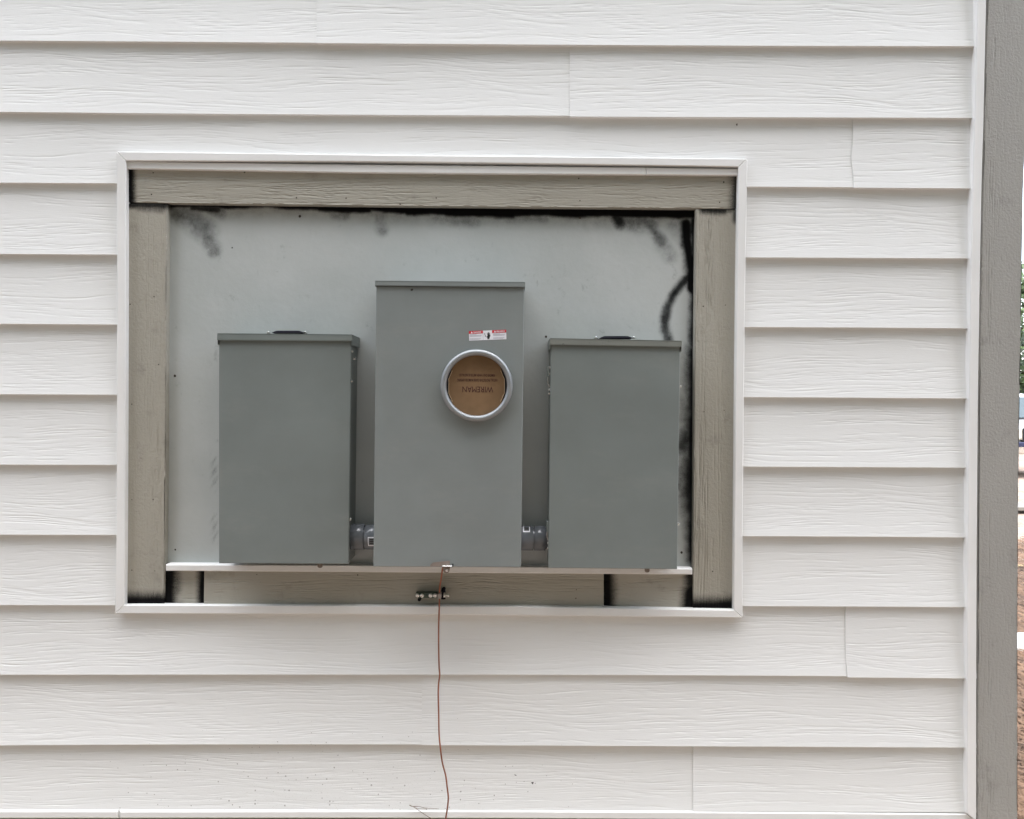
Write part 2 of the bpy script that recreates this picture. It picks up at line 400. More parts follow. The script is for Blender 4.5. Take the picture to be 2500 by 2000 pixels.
# ------------------------------------------------ house
house = tag(empty('house'), 'pale vinyl clad house wall with taupe corner board and framed meter recess', 'house')
XS = [0, 850, 1700, 2375]
LINES = [[-73,-67,-62.5,-61],[99,105,110.4,112],[273,280,283.7,286],[446,450.5,455,459],[620,624.5,628,631],[790.5,795,798,801.6],
         [962.5,966,969,973],[1134.5,1136.5,1139,1142],[1305.5,1307,1308.5,1312.5],[1477.5,1478.2,1479.5,1482.7],
         [1647.5,1647.3,1649,1653.6],[1820,1817.7,1820.8,1824],[1980,1979,1981,1984]]
LC = [np.polyfit(XS, L, 3) for L in LINES]
def line_y(i, x):
    if x < 0:   return LINES[i][0] + (LINES[i][1]-LINES[i][0])/850*x
    return float(np.polyval(LC[i], min(x, 2420)))
def line_ext(i, x):
    """lines above the picture repeat the course height"""
    if i >= 0: return line_y(i, x)
    return line_y(0, x) + i*172.5
def prof(t):       # t: 0 top of the exposed face .. 1 butt edge ; depth behind the butt plane
    t = np.maximum(t, 0); return .0105*(1-t**2.1)
def course(i, x0, x1, clip_bot=None, clip_top=None, lift=0, drop=0, seamL=None, seamR=None):
    """one siding panel between photo columns x0..x1; clip functions cut it round the recess"""
    shown = x1 > -60 and i >= 0
    xa = max(x0, -60)
    xs = list(np.arange(x0, xa, 60))+(list(np.arange(xa, x1, 5.2)) if shown else list(np.arange(xa, x1, 60)))+[x1]
    if clip_bot or clip_top: xs += [287,289,1807,1809,1818,1820]
    xs = np.array(sorted({float(x) for x in xs if x0 <= x <= x1})); nt_ = 140 if shown else 10
    yt = np.array([line_ext(i-1, x) for x in xs]); yb = np.array([line_ext(i, x) for x in xs])+drop
    t0 = np.full(len(xs), -.06); t1 = np.ones(len(xs))
    T = t0[:,None]+(t1-t0)[:,None]*np.linspace(0,1,nt_+1)[None]
    X = np.repeat(xs[:,None], nt_+1, 1)
    if seamL: X[0] += [seamL(t) for t in T[0]]
    Yd = prof(T)-lift
    if shown:
        r_ = np.random.default_rng(i*31+int(x0)+5000); off = r_.uniform(0, 6)
        fade = np.clip((1-T)*14, 0, 1)*np.clip((T+.0)*8, 0, 1)
        Yd = Yd + G_SID(X*.00104+off, (1-np.clip(T,0,1))*.178)*fade
        Yd = Yd + .0006*np.sin(X*.0042+i*2.1)*(T-.2)          # slight waviness of thin vinyl
    P = atv(X, yt[:,None]+(yb-yt)[:,None]*T, Yd); n, m = P.shape[:2]
    V = [P.reshape(-1,3)]; F = []
    I = (np.arange(n-1)[:,None]*m+np.arange(m-1)[None]).ravel(); 
    YP = (yt[:,None]+(yb-yt)[:,None]*T); keep = np.ones(len(I), bool); kb = np.ones(n-1, bool)
    if clip_bot: lim = np.array([clip_bot(x) for x in xs]); keep = (YP[:-1,1:].ravel() <= np.repeat(np.minimum(lim[:-1],lim[1:]), m-1)+1); kb = np.minimum(lim[:-1],lim[1:]) > 9000
    if clip_top: lim = np.array([clip_top(x) for x in xs]); keep = (YP[:-1,:-1].ravel() >= np.repeat(np.maximum(lim[:-1],lim[1:]), m-1)-1)
    I = I[keep]; F.append(np.stack([I, I+m, I+m+1, I+1], 1)); nsm = len(I)
    q0 = P[:,-1]; q1 = q0+[0,.0025,-.0012]; q2 = q0+[0,.0155,.001]; base = n*m; V += [q0,q1,q2]; K = np.arange(n-1)+base
    K = K[kb]; F += [np.stack([K,K+1,K+1+n,K+n],1), np.stack([K+n,K+n+1,K+1+2*n,K+2*n],1)]; base += 3*n
    for c in (P[0], P[-1]):      # end returns give the panel its thickness at a seam
        V += [c, c+[0,.0016,0]]; K = np.arange(m-1)+base; F.append(np.stack([K,K+1,K+1+m,K+m],1)); base += 2*m
    V = np.concatenate(V); F = np.concatenate(F); bm = bpy.data.meshes.new('siding_panel'); bm.from_pydata(V, [], F.tolist())
    sm = np.zeros(len(F), bool); sm[:nsm] = True; bm.polygons.foreach_set('use_smooth', sm)
    return obj('siding_panel', bm, M_siding, house)
G_TOP = Relief(8.0, .11, [(.045,.085,300,.0022,.08,.6),(0,.05,700,.0016,.03,.16),(0,.1,500,.0007,.03,.2)], 5, sig=.0011, flow=.016, jit=.0012)
G_LFT = Relief(8.0, .12, [(.05,.1,300,.0017,.05,.35),(0,.11,500,.0008,.02,.1)], 6, sig=.0011, flow=.002, jit=.0009)
G_RGT = Relief(8.0, .12, [(.002,.036,170,.0028,.2,.8),(.04,.075,330,.0018,.06,.3),(.07,.11,300,.0005,.02,.08)], 8, sig=.0012, flow=.008, jit=.0006)
G_COR = Relief(8.0, .12, [(.0,.035,110,.0020,.06,.45),(.03,.11,800,.0011,.012,.06)], 9, sig=.0012, flow=.003, jit=.0012)
G_SID = Relief(7.0, .180, [(0,.178,500,.0007,.10,.7),(0,.178,300,.0004,.04,.2)], 11, sig=.0010, flow=.055, jit=.0008)
L0, RX = -1300, 2392
wavy = lambda t: -5*math.exp(-((t-.58)/.16)**2)+2*t
curl = lambda t: -3*math.sin(t*2.2)+7*t*t
for i in range(-3, 0): course(i, L0, 300+i*37, lift=.0); course(i, 290+i*37, RX, lift=.0012)
course(0, L0, RX)
course(1, L0, 778); course(1, 773, RX, lift=.0022, drop=.6)
course(2, L0, 1396); course(2, 1391, RX, lift=.0022, drop=2)
ct = lambda x: 382+ (x-284)*.012 if 288 < x < 1819 else 9999
cb = lambda x: 1488+(x-284)*.007 if 288 < x < 1808 else -9999
course(3, L0, 2086, clip_bot=ct); course(3, 2082, RX, lift=.0022, drop=1, seamL=wavy)
for i in range(4, 10):
    course(i, L0, 294); course(i, 1806, RX)
course(10, L0, 2070, clip_top=cb); course(10, 2065, RX, lift=.0022, drop=3, seamL=curl)
course(11, L0, 1034); course(11, 1030, RX, lift=.0022, drop=1.5)
course(12, L0, 1696); course(12, 1692, RX, lift=.0022)

# trim strips round the recess (mitred), inner strip, ledge, bottom strip, corner strip
TY = -.0075
slab('trim_strip', [(284,370),(850,377),(1250,381),(1700,386.4),(1825,388)], [(307,392.5),(850,394.3),(1250,399),(1700,405),(1803,407)], TY, .025, M_trim, house, 40, bev=.002)
slab('trim_strip', [(284,370),(285.5,660),(285,1000),(283.5,1340),(280,1498)], [(307,392.5),(307,660),(306,1000),(304.5,1340),(303,1477.5)], TY, .025, M_trim, house, 40, bev=.002)
slab('trim_strip', [(1803,407),(1799,680),(1795.5,1000),(1792.5,1340),(1791.5,1489.5)], [(1825,388),(1819.6,680),(1816,1000),(1812.9,1340),(1813,1508.5)], TY, .025, M_trim, house, 40, bev=.002)
slab('trim_strip', [(303,1477.5),(850,1479),(1250,1480.5),(1700,1488.5),(1791.5,1489.5)], [(280,1498),(850,1500),(1250,1503),(1700,1507),(1813,1508.5)], TY, .025, M_trim, house, 40, bev=.002)
slab('inner_strip', [(308,394.5),(850,401.5),(1250,405.5),(1577,409)], [(308,411.5),(850,421),(1250,424.5),(1577,426.5)], -.001, .03, M_trim, house, 30, bev=.0015)
slab('inner_strip', [(1578,409),(1802,412)], [(1578,426.5),(1802,428)], -.001, .03, M_trim, house, 8, bev=.0015)
slab('bottom_strip', [(-900,1978),(288,1979)], [(-900,2001),(288,2000)], -.004, .03, M_trim, house, 20, bev=.004)
slab('bottom_strip', [(290,1979.5),(850,1979),(1250,1979.5),(1700,1982),(2361,1987)], [(290,2000),(850,1999.5),(1250,2000),(1700,2002),(2384,2006)], -.004, .03, M_trim, house, 30, bev=.004)
CRA = [(2387.5,-80),(2386.6,0),(2380,286),(2374.5,459),(2370.5,680),(2366.5,973),(2363,1340),(2362,1650),(2361,1987)]
CRB = [(2410,-80),(2408.5,0),(2402,286),(2397,459),(2393,680),(2388.3,973),(2385.5,1340),(2384.2,1650),(2384,2006)]
slab('corner_strip', CRA, CRB, -.012, .03, M_trim, house, 40, bev=.002)
slab('corner_board', [(2413,-120),(2410.5,0),(2398.8,459),(2390,973),(2387,1340),(2386,2000),(2386,2440)],
     [(2520,-120),(2513,0),(2503.5,345),(2499,459),(2491,930),(2487,1200),(2485,1500),(2485,2000),(2485,2440)], -.006, .03, M_corner, house, 420, 76, bev=.003, relief=G_COR, axis='Z')

# recess: backing panel and taupe boards
PY = .030
panel_strokes = [
 (405,500,900,506,0,46,.30),(900,508,1700,516,2,52,.36),(1440,516,1700,520,4,60,.35),
 (405,500,640,503,3,10,1),(470,508,530,512,4,12,.95),(640,500,800,508,4,10,1),(780,505,900,511,7,12,1),(880,509,1000,512,4,12,1),(1000,512,1700,520,9,13,1),(1090,520,1250,523,4,14,1),
 (455,520,500,560,4,44,.58),(488,545,522,610,2,26,.58),(420,512,455,525,4,34,.6),(515,512,540,520,3,22,.6),
 (925,522,932,560,5,20,.38),(815,515,840,520,6,22,.5),(1065,528,1160,540,5,22,.42),(1240,528,1330,532,4,22,.4),
 (1498,522,1514,542,4,24,.97),(1525,525,1560,540,4,42,.66),(1560,528,1590,552,3,30,.66),(1583,545,1616,592,1,24,.74),(1612,588,1638,625,1,28,.34),
 (1640,540,1670,580,2,34,.35),
 (1675,546,1678,590,5,20,1),(1678,590,1690,680,6,20,1),(1698,640,1698,700,17,12,1),
 (1700,540,1700,860,7,20,1),(1700,860,1698,1360,11,24,1),(1698,860,1698,960,7,34,.92),(1692,1000,1690,1060,4,36,.92),(1680,1062,1668,1088,4,40,.88),(1694,1130,1692,1240,8,44,.96),(1672,1160,1662,1182,2,34,.62),
 (1694,1240,1694,1310,6,30,.95),(1668,980,1672,1050,4,24,.35),(1690,890,1690,930,2,30,.5),
 (1690,668,1665,692,4,14,.96),(1665,692,1643,722,4,14,.96),(1643,722,1629,752,4,15,.93),(1629,752,1622,785,4,16,.9),(1622,785,1623,808,3,17,.85),(1623,808,1631,835,4,17,.85)]
_ps = spray(panel_strokes)
def panel_paint(P):
    d = _ps(P); x, y = P[:,0], P[:,1]
    # rubbed dirt beside the left box
    m = np.exp(-((x-524)/8)**2)*np.clip(.7*np.sin(y*.045)+.5*np.sin(y*.23+x*.35)+.5*np.sin(x*.9+y*.13)*np.sin(y*.41-x*.3)-.1,0,1)*((y>1080)&(y<1330))*.42
    return np.clip(d+m, 0, 1).astype(np.float32)
bp = slab('backing_panel', [(412,490),(1250,499),(1701,505)], [(405,1378),(1250,1382),(1693,1392)], PY, PY+.012, M_panel, house, 430, 290, bev=.001, paint=panel_paint)
tb = slab('trim_board', [(306,405),(850,414),(1250,418),(1805,424)], [(306,494),(412,496),(850,501.5),(1250,505.5),(1805,510)], .009, .0295, M_board_h, house, 420, 66, bev=.0015, relief=G_TOP, label='top trim board with black paint at both ends',
     paint=spray([(300,400,300,510,20,18,1),(1812,415,1812,520,14,26,1),(1790,430,1800,500,2,22,.5)]))
lb = slab('trim_board', [(306,496),(305,800),(304,1100),(302,1476)], [(408.5,496.5),(406.5,800),(405,1100),(401,1476.5)], .010, .0295, M_board_v, house, 260, 80, bev=.003, relief=G_LFT, axis='Z', label='left upright trim board with black paint at its foot',
     paint=spray([(306,496,400,498,6,14,.95),(340,505,392,508,4,14,.6),(300,1474,402,1476,10,34,1)]))
rb = slab('trim_board', [(1699,511),(1696,800),(1694,1100),(1692,1488)], [(1804,511),(1800,800),(1797,1100),(1791,1489)], .010, .0295, M_board_v, house, 260, 80, bev=.002, relief=G_RGT, axis='Z', label='right upright trim board with black paint at its foot',
     paint=spray([(1720,511,1765,512,5,16,.95),(1765,512,1800,512,2,12,.7),(1802,512,1802,535,4,16,.9),(1690,1488,1795,1488,12,32,1)]))
sl = slab('trim_board', [(404,1392),(498,1393)], [(404,1480),(498,1480)], .0155, .0295, M_board_h, house, 60, 66, bev=.001, relief=G_TOP, label='short bottom trim board on the left with black edges',
     paint=spray([(404,1390,404,1480,12,30,1),(420,1390,424,1440,4,24,.7),(500,1390,499,1480,8,20,1),(410,1470,440,1480,2,20,.5)]))
mb = slab('trim_board', [(498.5,1391),(850,1394),(1474,1397)], [(497.5,1480),(850,1481),(1250,1482.5),(1474,1487)], .010, .0295, M_board_h, house, 240, 66, bev=.001, relief=G_TOP, label='long middle bottom trim board')
sr = slab('trim_board', [(1474.5,1397),(1694,1402)], [(1474.5,1488),(1694,1492)], .0155, .0295, M_board_h, house, 120, 66, bev=.001, relief=G_TOP, label='short bottom trim board on the right with black edges',
     paint=spray([(1472,1395,1472,1490,14,28,1),(1700,1400,1700,1490,14,26,.95),(1694,1450,1690,1490,14,28,1)]))
# ledge (channel under the backing panel)
slab('ledge_strip', [(404.5,1378.5),(850,1380.5),(1250,1384),(1690.5,1388.5)], [(404.5,1394),(850,1397),(1250,1400),(1690.5,1403)], .000, PY+.001, M_trim, house, 60, bev=.0018)
# nail heads
def nails(pts, Y, parent, r=.0022, name='nail_head'):
    for (x, y) in pts:
        rr = r*random.uniform(.7,1.2); bm = bmesh.new(); c = at(x, y, Y)
        lathe(bm, [(0,-.0008),(rr*.8,-.0006),(rr,.0006)], c, 'Y', 8)
        for v in bm.verts: v.co.z = c[2]+(v.co.z-c[2])*random.uniform(.8,1.3)
        obj(name, bm, M_hole, parent)
nails([(374,422),(370,475),(597,421),(723,421),(724,483),(845,484),(1062,425),(1065,483),(977,498),(1413,436),(1416,490),(1767,445),(1757,494)], .009, tb)
nails([(318,743),(376,724),(322,987),(387,890),(322,1220),(374,1220),(322,1392),(378,1394)], .010, lb, .0017)
nails([(1717,748),(1771,745),(1719,1005),(1768,1002),(1740,1395)], .010, rb, .0017)
nails([(627,1403),(873,1404),(1407,1440),(1406,1461)], .010, mb, .0018)
nails([(567,605),(732,528),(1416,532),(427,918),(428,1342),(1664,1349),(1333,822)], PY, bp, .0032, 'screw_hole')

# sheathing, foundation, side wall (all behind the visible faces)
XC = at(2485, 1500, -.006)[0]; ZB = at(1250, 1999, 0)[2]
bm = bmesh.new(); box(bm, -4.2, XC-.03, .046, .18, 0, 3.0); obj('sheathing', bm, M_sheath, house)
bm = bmesh.new(); box(bm, -4.2, XC-.02, .018, .045, -.05, ZB+.01); obj('foundation', bm, M_found, house)
bm = bmesh.new()
for k in range(14):
    z0 = ZB+k*.1785
    vs = [bm.verts.new(p) for p in ((XC-.004,.03,z0),(XC-.004,9,z0),(XC-.018,9,z0+.1785),(XC-.018,.03,z0+.1785))]; bm.faces.new(vs)
    vs = [bm.verts.new(p) for p in ((XC-.004,.03,z0),(XC-.004,9,z0),(XC-.03,9,z0),(XC-.03,.03,z0))]; bm.faces.new(vs)
obj('side_siding', bm, M_trim, house)
bm = bmesh.new(); box(bm, XC-.3, XC-.035, .18, 9, 0, 3.0); obj('sheathing', bm, M_sheath, house)

# ------------------------------------------------ electrical boxes
def screw(parent, c, axis, sgn, r=.0042):
    bm = bmesh.new(); h = .0045*sgn
    lathe(bm, [(r*1.25,0),(r*1.25,h*.3),(r,h*.35),(r*.9,h),(0,h*1.1)], c, axis, 10)
    return obj('screw', bm, M_zinc, parent, smooth=False)
def quad(A, B): return A, B
def cabinet(kind, TL, TR, BR, BL, cap, Yf, label, side):
    c = at((BL[0]+BR[0])/2, (BL[1]+BR[1])/2, PY)
    root = tag(empty(kind, tuple(c)), label, 'electrical box', 'electrical boxes on the backing panel')
    root_m = M_meter if kind == 'meter_box' else M_box
    capm = M_meter if kind == 'meter_box' else (M_boxcap if side == 'L' else M_boxworn)
    # enclosure body, a little smaller than the cover, runs back to the panel
    ins = 2.0
    slab('enclosure', [(TL[0]+ins,TL[1]-4),(TR[0]-ins,TR[1]-4)], [(BL[0]+ins,BL[1]-3),(BR[0]-ins,BR[1]-3)], Yf+.006, PY-.0005, root_m, root, 4, 4, bev=.001)
    cov = slab('cover', [TL,TR], [BL,BR], Yf, Yf+.013 if kind != 'meter_box' else Yf+.018, root_m, root, 12, 16, bev=.0016)
    return root, cov, capm
def hood(root, mat, capTL, capTR, capBR, capBL, Yf, YfCap, flange_extra, left=True, right=True):
    """rain hood: top plate, front flange, deeper side flanges"""
    a, b = Pt(*capTL, YfCap), Pt(*capTR, YfCap); d, c = Pt(*capBL, YfCap), Pt(*capBR, YfCap); bm = bmesh.new(); th = .0016
    def hexa(P):  # 8 points: front 4 (tl,tr,br,bl), back 4
        v = [bm.verts.new(p) for p in P]
        for f in ((0,1,2,3),(7,6,5,4),(0,4,5,1),(1,5,6,2),(2,6,7,3),(3,7,4,0)): bm.faces.new([v[k] for k in f])
    back = lambda p, y, dz=0: Vector((p.x, y, p.z+dz))
    Yb = PY-.001
    bz = -.004   # the hood falls very slightly towards the front: its back is a touch higher
    hexa([a, b, b-Vector((0,0,th*1.2)), a-Vector((0,0,th*1.2)), back(a,Yb), back(b,Yb), back(b,Yb,-th*1.2), back(a,Yb,-th*1.2)])      # top
    hexa([a-Vector((0,0,th*1.3)), b-Vector((0,0,th*1.3)), c, d, back(a,YfCap+th,-th*1.3), back(b,YfCap+th,-th*1.3), back(c,YfCap+th), back(d,YfCap+th)])   # front flange
    for on, p, q, s in ((left,a,d,1),(right,b,c,-1)):
        if not on: continue
        ex = flange_extra
        P = [p-Vector((0,0,th*1.3)), p-Vector((-s*th,0,th*1.3)), Vector((q.x+s*th,q.y,q.z-ex)), Vector((q.x,q.y,q.z-ex))]
        hexa([Vector((v.x, YfCap+th+.0003, v.z)) for v in P]+[Vector((v.x, Yb, v.z)) for v in P])
    es = [e for e in bm.edges if e.calc_length() > .01]
    bmesh.ops.bevel(bm, geom=es, offset=.0013, segments=2, affect='EDGES')
    return obj('hood', bm, mat, root)
def hub_plate(root, x0, x1, xb0, xb1, y, Ytop):
    """black closing plate with two bolts on top of the box"""
    bm = bmesh.new(); p0, p1 = Pt(x0,y,Ytop), Pt(x1,y,Ytop); n = 14
    top = []; bot = []
    for k in range(n+1):
        u = k/n; h = .0058*min(1, (1-abs(2*u-1))*3.2)**.6 if 0<u<1 else .0006
        p = p0.lerp(p1, u); top.append(h); bot.append(p)
    for yb in (-.022,): pass
    vf = [[bm.verts.new((b.x, b.y+dy, b.z+(h if inner else 0))) for b, h in zip(bot, top)] for dy, inner in ((-.02,False),(-.016,True),(.016,True),(.02,False))]
    for r0, r1 in zip(vf[:-1], vf[1:]):
        for k in range(n): bm.faces.new((r0[k],r0[k+1],r1[k+1],r1[k]))
    pl = obj('hub_plate', bm, M_dark, root)
    for x in (xb0, xb1):
        c = Pt(x, y, Ytop); bm = bmesh.new()
        lathe(bm, [(.0058,0),(.0058,.0012),(.0036,.0014),(.0036,.0040),(.0022,.0046),(.0018,.0062),(0,.0064)], c, 'Z', 10)
        obj('bolt', bm, M_zinc, pl)
Yl = -.071
# left breaker box
TL,TR,BR,BL = (534.5,829),(857.5,831),(850.8,1377.5),(534,1375.5)
LB, cov, cm = cabinet('breaker_box', TL, TR, BR, BL, None, Yl, 'dull green grey breaker box left of the meter box, clean hood', 'L')
hood(LB, cm, (530,813.5),(859.5,816.5),(859.5,832.8),(530,831), Yl, Yl-.005, .0105)
hub_plate(LB, 668, 746, 655, 745, 814.5, -.03)
xr = at(857,900,Yl)[0]
for (x, y, Yd) in ((859.5,858,-.060),(864.5,876,-.032),(858.5,931,-.060),(855,1268,-.060)):
    p = at(x, y, Yd); screw(LB, (p[0]-.002, Yd, p[2]), 'X', 1, .0036)
# meter box
Ym = -.105
TL,TR,BR,BL = (918.5,698),(1280,701),(1272,1385.5),(911.5,1384)
MB_, mcov, cm = cabinet('meter_box', TL, TR, BR, BL, None, Ym, 'tall light grey meter box in the middle with round opening', 'M')
hood(MB_, cm, (915.3,685),(1282,688.5),(1282,701.5),(915.3,697.5), Ym, Ym-.004, .002)
# right breaker box
TL,TR,BR,BL = (1344.5,841),(1660.5,846),(1653.3,1390),(1338,1387)
RB, cov, cm = cabinet('breaker_box', TL, TR, BR, BL, None, Yl, 'green grey breaker box right of the meter box with a scuffed hood', 'R')
hood(RB, cm, (1342.5,825.5),(1665,832),(1664.5,847.5),(1342.5,842), Yl, Yl-.005, .0105)
hub_plate(RB, 1462, 1542, 1455, 1547, 827.5, -.03)
for (x, y) in ((1660,944),(1655,1280)):
    p = at(x, y, -.062); screw(RB, (p[0]-.001, -.062, p[2]), 'X', 1, .0036)
for (x, y) in ((1341.5,952),(1341.5,961),(1339,1326),(1338.5,1338),(1343,898),(1343,913)):
    p = at(x, y, -.062); screw(RB, (p[0]+.002, -.062, p[2]), 'X', -1, .003)
def latch(x, y0, y1):
    """spring latch on the left side of the right box"""
    bm = bmesh.new(); a, b = Pt(x, y0, -.055), Pt(x, y1, -.055)
    box(bm, a.x-.001, a.x+.004, -.066, -.040, b.z, a.z, .001)
    l = obj('latch', bm, M_boxcap, RB)
    bm = bmesh.new(); q = Pt(x+1, y1, -.058)
    tube(bm, [q+Vector((0,0,0)), q+Vector((-.0005,0,-.014)), q+Vector((.002,0,-.022)), q+Vector((.006,0,-.026))], .0011, 8)
    obj('spring_wire', bm, M_zinc, l)
latch(1337, 896, 920); latch(1335, 1272, 1297)
# meter ring with rolled profile
cR = Pt(1164, 941.5, Ym); mm = (DIST+Ym)/FPX; Ro, Ri = 87.5*mm, 73.5*mm; rm, rt = (Ro+Ri)/2, (Ro-Ri)/2
bm = bmesh.new(); pr = [(Ro+.0003, .001),(Ro,-.004)]
for k in range(9):
    a = math.pi*k/8; pr.append((rm+rt*math.cos(a), -.010-.007*math.sin(a)))
pr += [(Ri,-.004),(Ri,.012)]
lathe(bm, pr, cR, 'Y', 96); ring = obj('meter_ring', bm, M_alu, MB_, smooth=True)
bm = bmesh.new(); lathe(bm, [(Ri+.002,.0001-.0008),(0,-.0008)], cR, 'Y', 64); obj('opening', bm, M_cond, MB_)
# cardboard cover with folded side tabs
def cpt(x, y, d=0): 
    v = Pt(x, y, Ym-.0020-d); return v
bm = bmesh.new(); pts = []
for k in range(96):
    a = 2*math.pi*k/96; x = 1164+74.2*math.cos(a); y = 941.5+74.2*math.sin(a)
    xl = 1095.5+max(0,(abs(y-942.5)-17.5))*.32; xrr = 1231.5-max(0,(abs(y-944)-17.5))*.32
    if abs(y-942) < 46: x = min(max(x, xl), xrr)
    pts.append((x,y))
vs = [bm.verts.new(cpt(x,y)) for x,y in pts]; f = bm.faces.new(vs)
r = bmesh.ops.extrude_face_region(bm, geom=[f]); 
for v in [g for g in r['geom'] if isinstance(g, bmesh.types.BMVert)]: v.co.y += .0010
card = obj('cardboard_cover', bm, M_card, MB_)
for s, xa, xb in ((1,1095.6,1104.5),(-1,1231.4,1222)):
    bm = bmesh.new(); tube(bm, [cpt(xb,905,.0006), cpt(xa,925.5,.0006), cpt(xa,960,.0006), cpt(xb,980.5,.0006)], .0006, 6)
    obj('folded_edge', bm, M_cardedge, card)
def put_text(s, cx_, cy_, wpx, hpx, Y, mat, parent, name, flip=False, ang=0, bold=0):
    me = text_mesh(s, 1.0, bold); V = np.zeros(len(me.vertices)*3); me.vertices.foreach_get('co', V); V = V.reshape(-1,3)
    lo, hi = V.min(0), V.max(0); s_ = (DIST+Y)/FPX
    V[:,0] = (V[:,0]-(lo[0]+hi[0])/2)/(hi[0]-lo[0])*wpx*s_; V[:,1] = (V[:,1]-(lo[1]+hi[1])/2)/(hi[1]-lo[1])*hpx*s_
    if flip: V[:,:2] *= -1
    ca, sa = math.cos(ang), math.sin(ang); X = V[:,0]*ca-V[:,1]*sa; Z = V[:,0]*sa+V[:,1]*ca
    c = at(cx_, cy_, Y); z = V[:,2]; z = (z-z.min())/(z.max()-z.min()+1e-9)*.0002
    W = np.c_[c[0]+X, Y-z, c[2]+Z]; me.vertices.foreach_set('co', W.ravel()); me.update()
    return obj(name, me, mat, parent)
Yc = Ym-.0022
put_text('WIREMAN', 1166.5, 951, 75, 14, Yc, M_ink, card, 'lettering', True)
put_text('INSTALL PROTECTIVE COVER IN METER OPENING', 1165, 928.3, 98, 6.2, Yc, M_ink, card, 'lettering', True, 0, .004)
put_text('REMOVE ONLY WHEN METER IS INSTALLED', 1164.5, 916.3, 87, 6.2, Yc, M_ink, card, 'lettering', True, 0, .004)
# warning sticker
SA = math.radians(2.6); sc0 = at(1190.6, 818.6, Ym); su = (DIST+Ym)/FPX
def spt(u, v, lift):   # u right, v down, pixels from the sticker centre
    X = u*su; Z = -v*su
    return Vector((sc0[0]+X*math.cos(SA)-Z*math.sin(SA), Ym-lift, sc0[2]+X*math.sin(SA)+Z*math.cos(SA)))
def spatch(name, P, lift, mat, parent):
    bm = bmesh.new(); f = bm.faces.new([bm.verts.new(spt(u,v,lift)) for u,v in P])
    r = bmesh.ops.extrude_face_region(bm, geom=[f])
    for v in [g for g in r['geom'] if isinstance(g, bmesh.types.BMVert)]: v.co.y += .00012
    return obj(name, bm, mat, parent)
R_ = lambda a,b,c,d: [(a,b),(c,b),(c,d),(a,d)]
stk = spatch('warning_sticker', R_(-45.5,-11.6,45.5,11.6), .0003, M_white, MB_)
spatch('red_band', R_(-45.5,-11.6,-11.5,-4.8), .0005, M_red, stk); spatch('red_band', R_(11,-11.6,45.5,-4.8), .0005, M_red, stk)
for x in (-38.5, 18): spatch('warning_triangle', [(x-2.6,-5.9),(x+2.6,-5.9),(x,-10.6)], .0007, M_white, stk)
def stext(s, u, v, wpx, hpx, mat, bold=0):
    p = spt(u, v, .0006); q = put_text(s, 1190, 818, wpx, hpx, Ym-.0006, mat, stk, 'lettering', False, SA, bold)
    c = at(1190, 818, Ym-.0006); q.data.transform(Matrix.Translation((p.x-c[0], -.0001, p.z-c[2])))
stext('DANGER', -24.5, -8.2, 19, 3.6, M_white, .02); stext('PELIGRO', 32, -8.2, 20, 3.6, M_white, .02)
for x0, x1 in ((-44,-13),(13,44)):
    for k, (v, wd) in enumerate(((-3.0,.55),(-.8,.95),(1.2,.9),(4.4,.0),(6.4,.9),(8.6,.8))):
        if wd: spatch('small_print', R_(x0, v, x0+(x1-x0)*wd, v+.75), .0005, M_grey, stk)
spatch('divider', R_(-11.4,-11.4,-11.0,11.4), .0005, M_grey, stk)
hand = [(-1,9.5),(3.5,9.5),(4.6,6),(6.3,2),(6.4,-1),(5.4,-1.4),(4.9,1),(5.0,-5.5),(4.0,-5.8),(3.6,-1.5),(3.4,-7),(2.3,-7.2),(2.1,-1.5),(1.7,-6.8),(.7,-6.6),(.7,-1.2),(0,-5.4),(-.9,-5.0),(-.5,2.2),(-3.4,3.4),(-2.6,4.8),(-1,6)]
spatch('hand_symbol', hand, .0006, M_black, stk)
spatch('shock_symbol', [(-7.6,-5.5),(-5.6,-3.2),(-6.6,-1.6),(-4.2,.8),(-5.6,2.4),(-4.0,3.2),(-6.8,3.8),(-6.8,1.6),(-6.0,1.9),(-5.6,.8),(-7.9,-1.4),(-6.9,-3.0),(-8.3,-5.0)], .0006, M_black, stk)
# dark blemish on the cover (wasp sized)
bm = bmesh.new(); c = at(1005.5, 707.5, Ym); bmesh.ops.create_icosphere(bm, subdivisions=2, radius=.0028, matrix=Matrix.Translation(c)@Matrix.Diagonal((1.1,.5,.9,1)))
for v in bm.verts: v.co += Vector((random.uniform(-1,1),0,random.uniform(-1,1)))*.0006
obj('blemish', bm, M_hole, MB_)
# hasp at the bottom of the cover
bm = bmesh.new(); th = Ym-.0012
def fplate(bm, P, Y, t):
    f = bm.faces.new([bm.verts.new(at(x,y,Y)) for x,y in P]); r = bmesh.ops.extrude_face_region(bm, geom=[f])
    for v in [g for g in r['geom'] if isinstance(g, bmesh.types.BMVert)]: v.co.y += t
fplate(bm, [(1051,1383.5),(1050,1380),(1056,1374),(1080,1371),(1098,1369.5),(1099,1381),(1080,1383)], Ym-.004, .002)
hp = obj('hasp', bm, M_tab, MB_)
bm = bmesh.new(); a, b = Pt(1080,1383,Ym-.012), Pt(1104,1381,Ym-.012); box(bm, a.x, b.x, Ym-.014, Ym+.004, a.z, a.z+.0016, .0004); obj('hasp_lip', bm, M_zinc, hp)
bm = bmesh.new(); box(bm, b.x, b.x+.0022, Ym-.014, Ym-.002, a.z-.001, a.z+.005, .0004); obj('hasp_end', bm, M_dark, hp)
bm = bmesh.new(); P = [(1081,1384),(1099,1384),(1097,1394)]+[(1089.5+8*math.cos(a),1392+8*math.sin(a)) for a in np.linspace(0.1,math.pi-.2,8)]
